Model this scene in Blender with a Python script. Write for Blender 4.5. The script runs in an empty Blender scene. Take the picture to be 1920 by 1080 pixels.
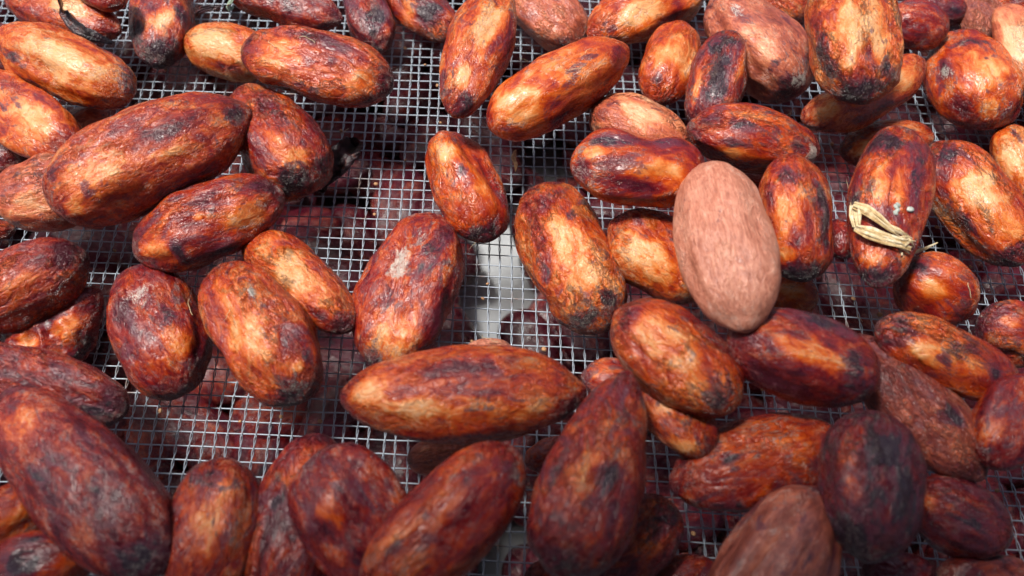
import bpy, math, random
import numpy as np

random.seed(7)
rng = np.random.default_rng(7)
C = bpy.context.scene.collection
S = bpy.context.scene
MM = 0.001                      # the tables below are in millimetres; the scene is in metres

# ------------------------------------------------------------------ camera
FPX, PW, PH = 1500.0, 1920.0, 1080.0        # focal length in photo pixels, photo size
TILT, DIST = math.radians(27.0), 133.0      # tilt from straight down, mm from lens to the screen
CT, ST = math.cos(TILT), math.sin(TILT)
CAM = np.array([0.0, -DIST * ST, DIST * CT])
cd = bpy.data.cameras.new('camera'); cam = bpy.data.objects.new('camera', cd); C.objects.link(cam)
cam.location = CAM * MM; cam.rotation_euler = (TILT, 0, 0)
cd.sensor_width = 36.0; cd.lens = 36.0 * FPX / PW
cd.clip_start = 0.002; cd.clip_end = 50.0
cd.dof.use_dof = True; cd.dof.focus_distance = 0.1315; cd.dof.aperture_fstop = 20.0
S.camera = cam

# ------------------------------------------------------------------ light
SUN_EL, SUN_AZ = math.radians(68.0), math.radians(-62.0)   # azimuth measured from +Y towards +X
sdir = np.array([math.sin(SUN_AZ) * math.cos(SUN_EL), math.cos(SUN_AZ) * math.cos(SUN_EL), math.sin(SUN_EL)])
W = bpy.data.worlds.new('World'); S.world = W; W.use_nodes = True
nt = W.node_tree; nt.nodes.clear()
sky = nt.nodes.new('ShaderNodeTexSky'); sky.sky_type = 'NISHITA'; sky.sun_disc = False
sky.sun_elevation = SUN_EL; sky.sun_rotation = SUN_AZ
sky.dust_density = 5.0; sky.air_density = 1.0
bg = nt.nodes.new('ShaderNodeBackground'); bg.inputs[1].default_value = 0.115
ow = nt.nodes.new('ShaderNodeOutputWorld')
nt.links.new(sky.outputs[0], bg.inputs[0]); nt.links.new(bg.outputs[0], ow.inputs[0])
sd = bpy.data.lights.new('sun', 'SUN'); sun = bpy.data.objects.new('sun', sd); C.objects.link(sun)
sd.energy = 4.1; sd.angle = math.radians(9.0); sd.color = (1.0, 0.955, 0.89)
from mathutils import Vector, Matrix
sun.rotation_euler = Vector(sdir).to_track_quat('Z', 'Y').to_euler()
sun.location = (-0.4, 0.2, 0.6)
S.view_settings.view_transform = 'Standard'; S.view_settings.look = 'None'
S.view_settings.exposure = 0.38; S.view_settings.gamma = 1.0; S.view_settings.use_curve_mapping = False
S.cycles.max_bounces = 4; S.cycles.diffuse_bounces = 3; S.cycles.glossy_bounces = 2; S.cycles.use_denoising = True

# ------------------------------------------------------------------ helpers
def ray(px, py):
    u, v = px - PW / 2, PH / 2 - py
    return np.array([u, v * CT + FPX * ST, v * ST - FPX * CT])
def at(px, py, z=0.0):
    d = ray(px, py); return CAM + d * ((z - CAM[2]) / d[2])
def depth(p):
    d = p - CAM; return d[..., 1] * ST - d[..., 2] * CT
def pix(p):
    d = p - CAM
    k = FPX / depth(p)
    return PW / 2 + d[..., 0] * k, PH / 2 - (d[..., 1] * CT + d[..., 2] * ST) * k

_h = rng.integers(0, 2**31, 4096)
_perm = rng.permutation(4096)
_grad = rng.normal(size=(4096, 3)); _grad /= np.linalg.norm(_grad, axis=1)[:, None]
def noise(p):
    """gradient noise, about -0.5..0.5"""
    i = np.floor(p).astype(np.int64); f = p - i
    u = f * f * f * (f * (f * 6 - 15) + 10)
    out = 0.0
    for dx in (0, 1):
        for dy in (0, 1):
            for dz in (0, 1):
                k = _perm[(_perm[(_perm[(i[:, 0] + dx) & 4095] + i[:, 1] + dy) & 4095] + i[:, 2] + dz) & 4095]
                g = _grad[k]
                w = (u[:, 0] if dx else 1 - u[:, 0]) * (u[:, 1] if dy else 1 - u[:, 1]) * (u[:, 2] if dz else 1 - u[:, 2])
                out = out + w * (g[:, 0] * (f[:, 0] - dx) + g[:, 1] * (f[:, 1] - dy) + g[:, 2] * (f[:, 2] - dz))
    return out
def fbm(p, n=3):
    o, a, s = 0, 1.0, 1.0
    for k in range(n):
        o = o + a * noise(p * s + 17.3 * k); a *= 0.5; s *= 2.03
    return o
def mesh_obj(name, verts, faces, mat, parent=None, smooth=True, scale=MM):
    me = bpy.data.meshes.new(name)
    me.from_pydata((np.asarray(verts, float) * scale).tolist(), [], faces)
    if smooth: me.polygons.foreach_set('use_smooth', np.ones(len(me.polygons), bool))
    me.materials.append(mat)
    o = bpy.data.objects.new(name, me); C.objects.link(o)
    if parent: o.parent = parent
    return o
def tag(o, label=None, cat=None, group=None, kind=None):
    if label: o['label'] = label
    if cat: o['category'] = cat
    if group: o['group'] = group
    if kind: o['kind'] = kind
    return o

# ------------------------------------------------------------------ materials
class NT:
    def __init__(s, name):
        s.m = bpy.data.materials.new(name); s.m.use_nodes = True
        s.t = s.m.node_tree; s.t.nodes.clear()
        s.out = s.n('OutputMaterial'); s.b = s.n('BsdfPrincipled'); s.l(s.b.outputs[0], s.out.inputs[0])
    def n(s, t, **kw):
        o = s.t.nodes.new('ShaderNode' + t)
        for k, v in kw.items(): setattr(o, k, v)
        return o
    def l(s, a, b): s.t.links.new(a, b)
    def put(s, inp, v):
        if hasattr(v, 'is_output'): s.l(v, inp)
        else: inp.default_value = v
    def math(s, op, a, b=0.0, c=0.0, clamp=False):
        o = s.n('Math', operation=op, use_clamp=clamp)
        for i, v in enumerate((a, b, c)): s.put(o.inputs[i], v)
        return o.outputs[0]
    def vmul(s, v, k):
        o = s.n('VectorMath', operation='MULTIPLY'); s.put(o.inputs[0], v); s.put(o.inputs[1], k); return o.outputs[0]
    def vadd(s, v, k):
        o = s.n('VectorMath', operation='ADD'); s.put(o.inputs[0], v); s.put(o.inputs[1], k); return o.outputs[0]
    def noise(s, v, scale, detail=3.0, rough=0.55, dist=0.0):
        o = s.n('TexNoise'); s.put(o.inputs['Vector'], v)
        o.inputs['Scale'].default_value = scale; o.inputs['Detail'].default_value = detail
        o.inputs['Roughness'].default_value = rough; o.inputs['Distortion'].default_value = dist
        return o.outputs['Fac']
    def step(s, v, a, b):
        o = s.n('MapRange', interpolation_type='SMOOTHSTEP'); s.put(o.inputs[0], v)
        s.put(o.inputs[1], a); s.put(o.inputs[2], b); return o.outputs[0]
    def mix(s, f, a, b):
        o = s.n('Mix', data_type='RGBA'); s.put(o.inputs[0], f); s.put(o.inputs[6], a); s.put(o.inputs[7], b); return o.outputs[2]
    def ramp(s, v, stops):
        o = s.n('ValToRGB'); e = o.color_ramp.elements
        while len(e) < len(stops): e.new(0.5)
        for k, (p, c) in enumerate(stops): e[k].position = p; e[k].color = (*c, 1)
        s.l(v, o.inputs[0]); return o.outputs[0]

def bean_material():
    k = NT('cocoa_bean_skin')
    tc = k.n('TexCoord'); oi = k.n('ObjectInfo')
    sc = k.n('SeparateColor'); k.l(oi.outputs['Color'], sc.inputs[0])
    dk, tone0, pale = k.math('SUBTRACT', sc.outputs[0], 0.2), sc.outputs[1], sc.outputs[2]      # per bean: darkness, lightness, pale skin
    rnd = k.n('CombineXYZ')
    k.put(rnd.inputs[0], k.math('MULTIPLY', oi.outputs['Random'], 97.0)); k.put(rnd.inputs[1], k.math('MULTIPLY', oi.outputs['Random'], 61.0))
    k.put(rnd.inputs[2], k.math('MULTIPLY', oi.outputs['Random'], 37.0))
    r2 = k.math('FRACT', k.math('MULTIPLY', oi.outputs['Random'], 17.31))
    sz = k.n('CombineXYZ'); szv = k.math('ADD', 600.0, k.math('MULTIPLY', r2, 850.0))
    for a_ in range(3): k.put(sz.inputs[a_], szv)
    P = k.vadd(k.vmul(tc.outputs['Object'], sz.outputs[0]), rnd.outputs[0])
    Ps = k.vmul(P, (0.58, 1, 1)); Pf = k.vmul(P, (0.09, 1, 1))
    at_ = k.n('Attribute', attribute_name='stain'); ss = k.n('SeparateColor'); k.l(at_.outputs['Color'], ss.inputs[0])
    aK, aT, aG, aR = ss.outputs[0], ss.outputs[1], ss.outputs[2], at_.outputs['Alpha']
    tip = k.n('Attribute', attribute_name='tip').outputs['Fac']
    nb = k.noise(Ps, 0.20, 3, 0.6, 0.8); nm = k.noise(Ps, 0.75, 4, 0.62, 1.0)
    nf = k.noise(Pf, 2.4, 3, 0.6, 0.3); nd = k.noise(k.vadd(Ps, (31, 11, 5)), 0.26, 6, 0.68, 1.4)
    ns = k.noise(P, 5.0, 3, 0.6); nv = k.noise(k.vadd(k.vmul(P, (0.55, 1, 1)), (5, 71, 3)), 0.42, 4, 0.6, 1.8)
    w1 = k.noise(k.vmul(P, (0.55, 1, 1)), 1.05, 4, 0.65, 1.0)
    sub = lambda a, h, g: k.math('MULTIPLY', k.math('SUBTRACT', a, h), g)
    add = lambda *v: v[0] if len(v) == 1 else k.math('ADD', v[0], add(*v[1:]))
    mul = lambda a, b: k.math('MULTIPLY', a, b)
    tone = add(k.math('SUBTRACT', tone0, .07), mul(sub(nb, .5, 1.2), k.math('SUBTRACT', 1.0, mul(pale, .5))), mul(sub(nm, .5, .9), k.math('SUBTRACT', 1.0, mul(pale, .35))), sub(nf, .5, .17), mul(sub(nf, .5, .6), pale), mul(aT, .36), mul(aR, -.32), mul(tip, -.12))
    col = k.ramp(tone, [(0.10, (0.050, 0.006, 0.012)), (0.33, (0.185, 0.022, 0.020)), (0.50, (0.360, 0.062, 0.030)),
                        (0.66, (0.525, 0.126, 0.048)), (0.82, (0.630, 0.232, 0.092)), (1.0, (0.715, 0.375, 0.185))])
    pc = k.ramp(tone, [(0.15, (0.22, 0.075, 0.050)), (0.40, (0.44, 0.190, 0.130)), (0.7, (0.64, 0.345, 0.255)), (1.0, (0.74, 0.50, 0.39))])
    col = k.mix(pale, col, pc)
    vein = k.math('SUBTRACT', 1.0, k.step(k.math('ABSOLUTE', k.math('SUBTRACT', nv, 0.5)), 0.0, 0.022))
    vein = mul(vein, k.step(nb, 0.38, 0.6))
    crk = k.math('SUBTRACT', 1.0, k.step(k.math('ABSOLUTE', k.math('SUBTRACT', w1, 0.5)), 0.0, 0.035))
    col = k.mix(mul(crk, mul(k.step(nd, .42, .6), k.math('SUBTRACT', .24, mul(pale, .16)))), col, (0.17, 0.034, 0.026, 1))
    col = k.mix(mul(vein, mul(0.5, k.math('SUBTRACT', 1.0, mul(pale, .6)))), col, (0.13, 0.028, 0.026, 1))
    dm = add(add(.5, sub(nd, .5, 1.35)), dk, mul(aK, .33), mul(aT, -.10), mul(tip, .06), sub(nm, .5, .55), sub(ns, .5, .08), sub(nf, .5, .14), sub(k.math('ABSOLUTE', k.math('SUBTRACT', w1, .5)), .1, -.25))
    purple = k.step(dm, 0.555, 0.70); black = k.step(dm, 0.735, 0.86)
    col = k.mix(mul(purple, .82), col, (0.092, 0.021, 0.034, 1))
    col = k.mix(mul(black, .85), col, (0.013, 0.010, 0.017, 1))
    gm = k.step(add(mul(aG, 1.0), mul(tip, .24), sub(nm, .5, 2.2), sub(ns, .5, 1.6)), 0.45, 1.0)
    col = k.mix(mul(gm, .8), col, k.mix(ns, (0.30, 0.27, 0.25, 1), (0.70, 0.66, 0.58, 1)))
    res = mul(k.math('SUBTRACT', 1.0, k.step(k.math('ABSOLUTE', k.math('SUBTRACT', w1, 0.52)), 0.0, 0.03)), k.step(add(nb, sub(nm, .5, .6), mul(tip, .12)), .54, .66))
    col = k.mix(mul(res, .5), col, (0.58, 0.47, 0.42, 1))
    spk = k.noise(P, 7.0, 2, 0.5); spm = k.step(add(spk, mul(sub(nb, .5, .22), 1.0)), 0.69, 0.74)
    col = k.mix(mul(spm, .55), col, (0.62, 0.47, 0.38, 1))
    hs = k.n('HueSaturation'); hs.inputs['Saturation'].default_value = 1.08; k.l(col, hs.inputs['Color'])
    k.l(hs.outputs[0], k.b.inputs['Base Color'])
    rough = add(0.27, sub(ns, .5, .15), mul(gm, .35), mul(pale, .16), sub(nm, .5, .30))
    k.put(k.b.inputs['Roughness'], k.math('MAXIMUM', rough, 0.16))
    k.b.inputs['Specular IOR Level'].default_value = 0.38
    k.b.inputs['Coat Weight'].default_value = 0.22; k.b.inputs['Coat Roughness'].default_value = 0.20
    k.b.inputs['Sheen Weight'].default_value = 0.0; k.b.inputs['Sheen Roughness'].default_value = 0.4; k.b.inputs['Sheen Tint'].default_value = (1, .9, .85, 1)
    rdg = k.math('ABSOLUTE', k.math('SUBTRACT', w1, 0.5))
    crease = k.step(rdg, 0.0, 0.05)
    wm = k.math('MAXIMUM', k.math('SUBTRACT', k.step(add(nb, mul(tip, .2), mul(aT, -.12)), .40, .64), mul(aT, .3)), .12)
    h = add(mul(mul(crease, .40), wm), mul(mul(rdg, 1.2), wm), mul(nm, .75), mul(nf, add(.10, mul(pale, .8))), mul(ns, .07))
    bp = k.n('Bump'); bp.inputs['Distance'].default_value = 0.00045; k.put(bp.inputs['Strength'], oi.outputs['Alpha'])
    k.l(h, bp.inputs['Height']); k.l(bp.outputs[0], k.b.inputs['Normal']); k.l(bp.outputs[0], k.b.inputs['Coat Normal'])
    return k.m
M_BEAN = bean_material()

def wire_material():
    k = NT('galvanised_wire'); tc = k.n('TexCoord'); oi = k.n('ObjectInfo')
    g = k.n('NewGeometry')
    P = k.vmul(g.outputs['Position'], (1000.0,) * 3)
    n = k.noise(P, 0.9, 4); r = k.noise(P, 0.16, 5, 0.6)
    col = k.mix(n, (0.28, 0.33, 0.39, 1), (0.45, 0.50, 0.57, 1))
    col = k.mix(k.math('MULTIPLY', k.step(r, 0.56, 0.68), .75), col, (0.22, 0.12, 0.07, 1))
    k.l(col, k.b.inputs['Base Color']); k.b.inputs['Metallic'].default_value = 0.55
    k.put(k.b.inputs['Roughness'], k.math('ADD', 0.44, k.math('MULTIPLY', n, .2)))
    return k.m
M_WIRE = wire_material()

def simple(name, stops, scale, rough=0.6, bump=0.0002, stretch=(1, 1, 1), bscale=None):
    k = NT(name); tc = k.n('TexCoord')
    P = k.vmul(k.vmul(tc.outputs['Object'], (1000.0,) * 3), stretch)
    n = k.noise(P, scale, 5, 0.6, 0.4); k.l(k.ramp(n, stops), k.b.inputs['Base Color'])
    k.b.inputs['Roughness'].default_value = rough
    bp = k.n('Bump'); bp.inputs['Strength'].default_value = 0.7; bp.inputs['Distance'].default_value = bump
    k.l(k.noise(P, bscale or scale * 2, 4), bp.inputs['Height']); k.l(bp.outputs[0], k.b.inputs['Normal'])
    return k.m
M_SHEET = simple('white_sheet', [(0.3, (0.46, 0.49, 0.52)), (0.7, (0.56, 0.58, 0.60))], 0.06, 0.7, 0.0006)
M_STRAW = simple('dry_straw', [(0.3, (0.40, 0.27, 0.12)), (0.5, (0.62, 0.49, 0.28)), (0.68, (0.78, 0.70, 0.52))], 1.4, 0.55, 0.00015)
M_STRAW2 = simple('dry_straw_tan', [(0.3, (0.30, 0.17, 0.07)), (0.5, (0.50, 0.34, 0.15)), (0.7, (0.64, 0.50, 0.28))], 1.4, 0.55, 0.00015)
M_HUSK = simple('dark_husk', [(0.42, (0.012, 0.010, 0.014)), (0.58, (0.040, 0.018, 0.024)), (0.74, (0.26, 0.065, 0.028))], 0.5, 0.36, 0.0005, bscale=1.6)
M_LEAF = simple('green_leaf', [(0.35, (0.20, 0.30, 0.22)), (0.6, (0.42, 0.55, 0.42)), (0.75, (0.60, 0.68, 0.52))], 0.6, 0.5, 0.0001)
M_SHADE = simple('shade_panel_dark', [(0.4, (0.05, 0.05, 0.05)), (0.6, (0.09, 0.09, 0.09))], 0.05, 0.9)
M_CRUMB = simple('husk_crumb', [(0.35, (0.28, 0.10, 0.04)), (0.65, (0.62, 0.40, 0.20))], 2.0, 0.6, 0.0001)
M_SEED = simple('grey_speck', [(0.35, (0.22, 0.25, 0.22)), (0.65, (0.55, 0.58, 0.52))], 3.0, 0.45, 0.0001)

# ------------------------------------------------------------------ the setting
g = 420.0; LOWZ = -82.0
NX = 60
xs = np.linspace(-g, g, NX); X, Y = np.meshgrid(xs, xs, indexing='ij')
Zs = LOWZ + 2.2 * fbm(np.stack([X.ravel() * .02, Y.ravel() * .02, X.ravel() * 0], 1), 3)
fc = [(i * NX + j, (i + 1) * NX + j, (i + 1) * NX + j + 1, i * NX + j + 1) for i in range(NX - 1) for j in range(NX - 1)]
o = mesh_obj('ground_sheet', np.stack([X.ravel(), Y.ravel(), Zs], 1), fc, M_SHEET); tag(o, 'pale grey white sheet far beneath the wire screen', 'sheet', kind='structure')

# unseen panel added to cast the photographer's shade over the near side of the screen
def shade():
    # its edge, projected along the sun, crosses the screen from lower left to right
    E0, E1 = at(-200, 1090), at(2150, 800)
    up = sdir * 330.0 / sdir[2]
    e = E1 - E0; e /= np.linalg.norm(e); nrm = np.array([e[1], -e[0], 0.0])
    a, b = E0 - e * 260 + up, E1 + e * 420 + up
    q = [a, b, b + nrm * 650, a + nrm * 650]
    v = [p + np.array([0, 0, z]) for z in (0, 2.0) for p in q]
    f = [(3, 2, 1, 0), (4, 5, 6, 7), (0, 1, 5, 4), (1, 2, 6, 5), (2, 3, 7, 6), (3, 0, 4, 7)]
    o = mesh_obj('added_shade_panel', v, f, M_SHADE, smooth=False); tag(o, 'added out-of-view panel overhead shading the near side of the screen', 'shade', kind='structure')
shade()

# ------------------------------------------------------------------ wire screen: straight cross wires gripped by twisted pairs
PX_, PY_ = 1.95, 2.07
def warp(x): return -0.052 * x - 1.7e-4 * x * x
def tube(pts, r, sides):
    pts = np.asarray(pts); n = len(pts)
    t = np.gradient(pts, axis=0); t /= np.linalg.norm(t, axis=1)[:, None]
    ref = np.array([0, 0, 1.0]); s = np.cross(t, ref); s /= np.linalg.norm(s, axis=1)[:, None]; u = np.cross(s, t)
    a = np.arange(sides) * 2 * math.pi / sides
    v = (pts[:, None] + r * (np.cos(a)[None, :, None] * s[:, None] + np.sin(a)[None, :, None] * u[:, None])).reshape(-1, 3)
    f = [(i * sides + j, i * sides + (j + 1) % sides, (i + 1) * sides + (j + 1) % sides, (i + 1) * sides + j) for i in range(n - 1) for j in range(sides)]
    f += [tuple(range(sides))[::-1], tuple((n - 1) * sides + j for j in range(sides))]
    return v, f
def merge(parts):
    V, F, k = [], [], 0
    for v, f in parts:
        V.append(v); F += [tuple(i + k for i in q) for q in f]; k += len(v)
    return np.concatenate(V), F
screen = bpy.data.objects.new('wire_screen', None); C.objects.link(screen)
tag(screen, 'fine galvanised wire mesh screen the cocoa beans are drying on', 'wire mesh')
I0, I1, J0, J1 = -82, 68, -38, 62
cross_me = []
for v_ in range(4):
    x = np.linspace(I0 * PX_ - 1, I1 * PX_ + 1, 260)
    ph = v_ * 13.7
    wob = 0.22 * noise(np.stack([x * .11 + ph, x * 0, x * 0], 1)); zob = 0.20 * noise(np.stack([x * .09 + ph, x * 0 + 9, x * 0], 1))
    v, f = tube(np.stack([x, warp(x) + wob, zob], 1), 0.118, 6)
    ob = mesh_obj('cross_wire', v, f, M_WIRE, screen); cross_me.append(ob)
for n_, j in enumerate(range(J0, J1 + 1)):
    ob = cross_me[n_] if n_ < 4 else cross_me[n_ % 4].copy()
    if n_ >= 4: C.objects.link(ob)
    ob.parent = screen
    ob.location = np.array([0, j * PY_ + random.uniform(-.12, .12), 0]) * MM
    ob.rotation_euler = (0, 0, random.uniform(-.0008, .0008))
strand = []
for v_ in range(4):
    n = (J1 - J0) * 10 + 1
    jj = np.linspace(J0, J1, n); y = jj * PY_
    wob = 0.5 * noise(np.stack([y * .06, y * 0 + v_ * 7.7, y * 0], 1)) + 0.10 * noise(np.stack([y * .35, y * 0 + v_ * 3.1, y * 0], 1))
    a = jj * math.pi
    parts = []
    for s in (1, -1):
        # one wire of the pair goes over, the other under each cross wire; they change places between
        parts.append(tube(np.stack([wob + s * 0.115 * np.sin(a), y, s * 0.235 * np.cos(a)], 1), 0.086, 5))
    v, f = merge(parts)
    strand.append(mesh_obj('twisted_wire', v, f, M_WIRE, screen))
for n_, i in enumerate(range(I0, I1 + 1)):
    ob = strand[n_] if n_ < 4 else strand[(n_ * 7 + n_ // 5) % 4].copy()
    if n_ >= 4: C.objects.link(ob)
    ob.parent = screen
    x = i * PX_ + random.uniform(-.16, .16)
    ob.location = np.array([x, warp(x), 0]) * MM
    ob.rotation_euler = (0, 0, random.uniform(-.0015, .0015))

# ------------------------------------------------------------------ beans
def profile(t, na, nb, t0):
    """half width along the bean, t from -1 (end A) to 1 (end B), widest at t0"""
    s = np.where(t < t0, (t0 - t) / (t0 + 1), (t - t0) / (1 - t0))
    n = np.where(t < t0, na, nb)
    return np.sqrt(np.maximum(0.0, 1 - np.clip(s, 0, 1) ** n))
def bean_shell(L, Wd, T, na=2.3, nb=2.3, t0=0.0, bend=0.0, seed=0, lump=1.0, groove=1.0, crumple=0.0, NU=72, NV=56, roll=0.0):
    """verts in mm in the bean's own frame: x along, y across, z up"""
    th = np.linspace(0, math.pi, NU + 1)[1:-1]; t = -np.cos(th)
    r = profile(t, na, nb, t0)
    ph = np.arange(NV) * 2 * math.pi / NV
    tt, pp = np.meshgrid(t, ph, indexing='ij'); rr = np.repeat(r[:, None], NV, 1)
    cx, cy = np.cos(pp), np.sin(pp)
    e = 0.92
    cx, cy = np.sign(cx) * np.abs(cx) ** e, np.sign(cy) * np.abs(cy) ** e
    nvec = np.stack([tt.ravel() * L / 2 * .9, (rr * cx).ravel() * Wd / 2, (rr * cy).ravel() * T / 2], 1)
    sd_ = np.array([seed * 7.13, seed * 3.7, seed * 1.9])
    low = fbm(nvec * 0.085 + sd_, 2); mid = fbm(nvec * np.array([.16, .34, .34]) + sd_ + 40, 2)
    rid = 0.5 - np.abs(noise(nvec * np.array([.16, .55, .55]) + sd_ + 80)) * 2
    fine = 0.5 - np.abs(noise(nvec * np.array([.5, .95, .95]) + sd_ + 120)) * 2
    gk = (np.cos(pp.ravel() * 7 + 2.5 * low + seed) + .6 * np.cos(pp.ravel() * 11 + seed * 2.1 + 3 * mid))
    endw = np.clip((np.abs(tt.ravel()) - .55) / .45, 0, 1) ** 1.5
    hr = np.random.default_rng(int(seed) * 13 + 5)
    harm = sum(a_ * np.cos(k_ * pp.ravel() + hr.uniform(0, 6.28) + hr.uniform(-.9, .9) * tt.ravel()) for k_, a_ in ((2, .045), (3, .045), (4, .028), (5, .018)))
    dent = 0.0
    for _ in range(4):
        u0, p0 = hr.uniform(-.75, .75), hr.uniform(0, 6.28)
        dp_ = np.angle(np.exp(1j * (pp.ravel() - p0)))
        dent = dent - hr.uniform(.05, .15) * np.exp(-((tt.ravel() - u0) / hr.uniform(.15, .4)) ** 2 - (dp_ / hr.uniform(.3, .6)) ** 2)
    d = lump * (harm + dent + 0.17 * low + 0.11 * mid) + groove * 0.010 * gk * (1 - .4 * endw) + (0.026 + 0.045 * endw) * rid * lump + (0.010 + 0.034 * endw) * fine * lump
    if crumple:
        c1 = 1 - np.abs(noise(nvec * .22 + sd_ + 200)) * 4; c2 = 1 - np.abs(noise(nvec * .5 + sd_ + 220)) * 4
        d = d + crumple * (0.32 * c1 + 0.18 * c2)
    k = 1 + d
    x = tt.ravel() * L / 2 * (1 + 0.025 * low)
    y = (rr * cx).ravel() * Wd / 2 * k; z = (rr * cy).ravel() * T / 2 * k
    if roll:
        cr, sr = math.cos(roll), math.sin(roll); y, z = y * cr - z * sr, y * sr + z * cr
    y = y + bend * Wd * (1 - (x / (L / 2)) ** 2)
    kn = hr.uniform(0, .03, 2)                       # small knob at each end
    x = x + L * (kn[1] * np.clip((tt.ravel() - .955) / .045, 0, 1) - kn[0] * np.clip((-tt.ravel() - .955) / .045, 0, 1)) * .8
    V = np.concatenate([np.stack([x, y, z], 1), [[-L * (.5 + kn[0] * .8), 0, 0], [L * (.5 + kn[1] * .8), 0, 0]]])
    nr = NU - 1
    F = [(i * NV + j, (i + 1) * NV + j, (i + 1) * NV + (j + 1) % NV, i * NV + (j + 1) % NV) for i in range(nr - 1) for j in range(NV)]
    a, b = nr * NV, nr * NV + 1
    F += [(a, j, (j + 1) % NV) for j in range(NV)] + [(b, (nr - 1) * NV + (j + 1) % NV, (nr - 1) * NV + j) for j in range(NV)]
    tipv = np.concatenate([np.clip((np.abs(tt.ravel()) - .72) / .28, 0, 1), [1, 1]])
    return V, F, tipv

BEANS = []
def B(id, A, Bq, w, label, **kw):
    BEANS.append(dict(id=id, A=A, B=Bq, w=w, label=label, **kw))
# photo ends A and B, full width (photo pixels, turned into millimetres at the bean's own distance); st: skin marks, some painting in highlights and shaded flanks
# --- upper left
B('tan', (6, 62), (243, 178), 132, 'tan striped cocoa bean edged black, below the skin strip', lv=1.2, tone=.74, dk=-.10, na=2.3, nb=2.6, groove=2.0, t0=.05,
  st=[(120, 110, 90, 38, 't'), (232, 115, 45, 18, 'k'), (200, 75, 60, 16, 'k'), (243, 160, 40, 22, 'k'), (15, 100, 40, 14, 'k'), (60, 160, 70, 10, 'k'), (160, 205, 70, 10, 'k'), (168, 130, 14, 9, 'r')])
B('top_long', (15, -8), (222, 58), 92, 'long orange brown bean above the tan striped one, cut by the top edge', lv=.6, tone=.56, dk=-.02, st=[(140, 15, 50, 20, 't')])
B('top_tiny', (150, -32), (232, 8), 66, 'small brown bean showing only its tip at the top edge, above the hollow', lv=.9, tone=.55)
B('dark_end', (306, -45), (298, 122), 118, 'upright bean with tan top and blackened lower end at the top edge', lv=0, tone=.55, dk=.01, nb=2.6,
  st=[(300, 105, 35, 50, 'k'), (255, 70, 50, 16, 'k'), (300, 35, 26, 26, 't'), (345, 30, 45, 14, 'k', .7)])
B('amber_half', (351, 72), (512, 118), 112, 'smooth golden tan bean half hidden beneath the big orange one', tone=.78, dk=-.2, nb=2.6, groove=.6, lump=.6,
  st=[(400, 85, 60, 40, 't'), (417, 62, 5, 12, 'k', .8), (430, 130, 60, 12, 'r')])
B('orange_big', (460, 88), (734, 165), 147, 'large orange bean with rough purple lower end, in the upper middle left', lv=1.4, tone=.57, dk=-.05, na=2.5, nb=2.5,
  st=[(530, 100, 60, 32, 't'), (680, 150, 40, 30, 't', .6), (463, 75, 10, 14, 'k'), (625, 112, 12, 10, 'r'), (700, 195, 45, 14, 'r'), (725, 170, 18, 34, 'r'), (565, 165, 60, 10, 'k', .7), (600, 70, 90, 14, 'r')])
B('red_top', (430, -22), (640, 38), 88, 'red brown bean under the green leaf bit at the top edge', lv=.5, tone=.44, dk=.02, st=[(470, 40, 60, 14, 'k', .8)])
B('purple_top', (668, -35), (718, 92), 92, 'purple black bean at the top edge, beside the rough end of large orange bean', lv=.3, tone=.42, dk=.08, st=[(700, 35, 30, 20, 'k'), (725, 60, 30, 10, 't', .6)])
B('mottled_top', (730, -25), (858, 68), 84, 'mottled orange and black bean at the top edge above bare mesh', tone=.52, dk=.05, st=[(800, 25, 30, 20, 'k'), (765, 20, 25, 18, 't')])
B('tan_upright', (853, 216), (940, -18), 124, 'tall tan bean with dark pinched lower tip, at the top edge above the mesh gap', lv=1.1, tone=.66, dk=-.04, na=2.2, t0=.1,
  st=[(915, 60, 60, 24, 't'), (930, 85, 40, 10, 'r'), (830, 150, 30, 18, 'k', .8), (870, 195, 20, 28, 'k', .9), (965, 60, 60, 12, 'r'), (870, 140, 26, 16, 't')])
B('pink_top', (962, -40), (1085, 85), 118, 'pinkish orange bean at the top edge behind two crossing tan beans', tone=.60, dk=-.04, pale=.3)
B('amber_diag', (920, 240), (1172, 90), 138, 'large golden bean with a dark cracked streak, slanting up to the tan one', lv=1.0, tone=.68, dk=-.07, na=2.6, nb=2.5, lump=.8,
  st=[(975, 195, 55, 40, 't'), (1105, 115, 55, 13, 'k'), (1070, 150, 30, 10, 'k', .9), (1120, 190, 80, 14, 'r'), (1160, 110, 30, 24, 'r'), (1050, 225, 30, 16, 'r')])
B('tan_top', (1108, 68), (1315, -30), 116, 'tan bean with fine cracks lying across the top edge', lv=.5, tone=.68, dk=-.05, st=[(1200, 25, 60, 26, 't'), (1150, 60, 20, 20, 'k', .8), (1250, 40, 40, 14, 'r')])
B('orange_small', (1232, 192), (1276, 47), 106, 'small orange bean with dark blotches standing between golden and stripe-backed beans', lv=.8, tone=.64, dk=-.08, st=[(1240, 145, 22, 16, 'k', .6), (1270, 100, 50, 34, 't'), (1265, 155, 14, 10, 'k', .5)])
B('dusty', (1338, -2), (1503, 172), 143, 'dusty pinkish bean with flat broad end, behind the stripe-backed one', lv=.6, tone=.54, dk=.0, pale=.35, nb=3.0, na=2.2, t0=.15,
  st=[(1455, 118, 10, 10, 'k'), (1440, 100, 40, 30, 't', .7), (1480, 165, 30, 50, 'k', .7), (1500, 150, 30, 30, 'g', .6), (1380, 20, 60, 18, 'g', .5), (1400, 60, 40, 30, 't', .5)])
B('grey_stripe', (1366, 62), (1322, 242), 114, 'dark oval bean with a broad grey stripe down its back', lv=.9, tone=.46, dk=.06, st=[(1347, 140, 85, 20, 'k'), (1305, 170, 60, 10, 't'), (1392, 130, 50, 12, 't', .7), (1350, 80, 25, 25, 'k')])
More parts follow.
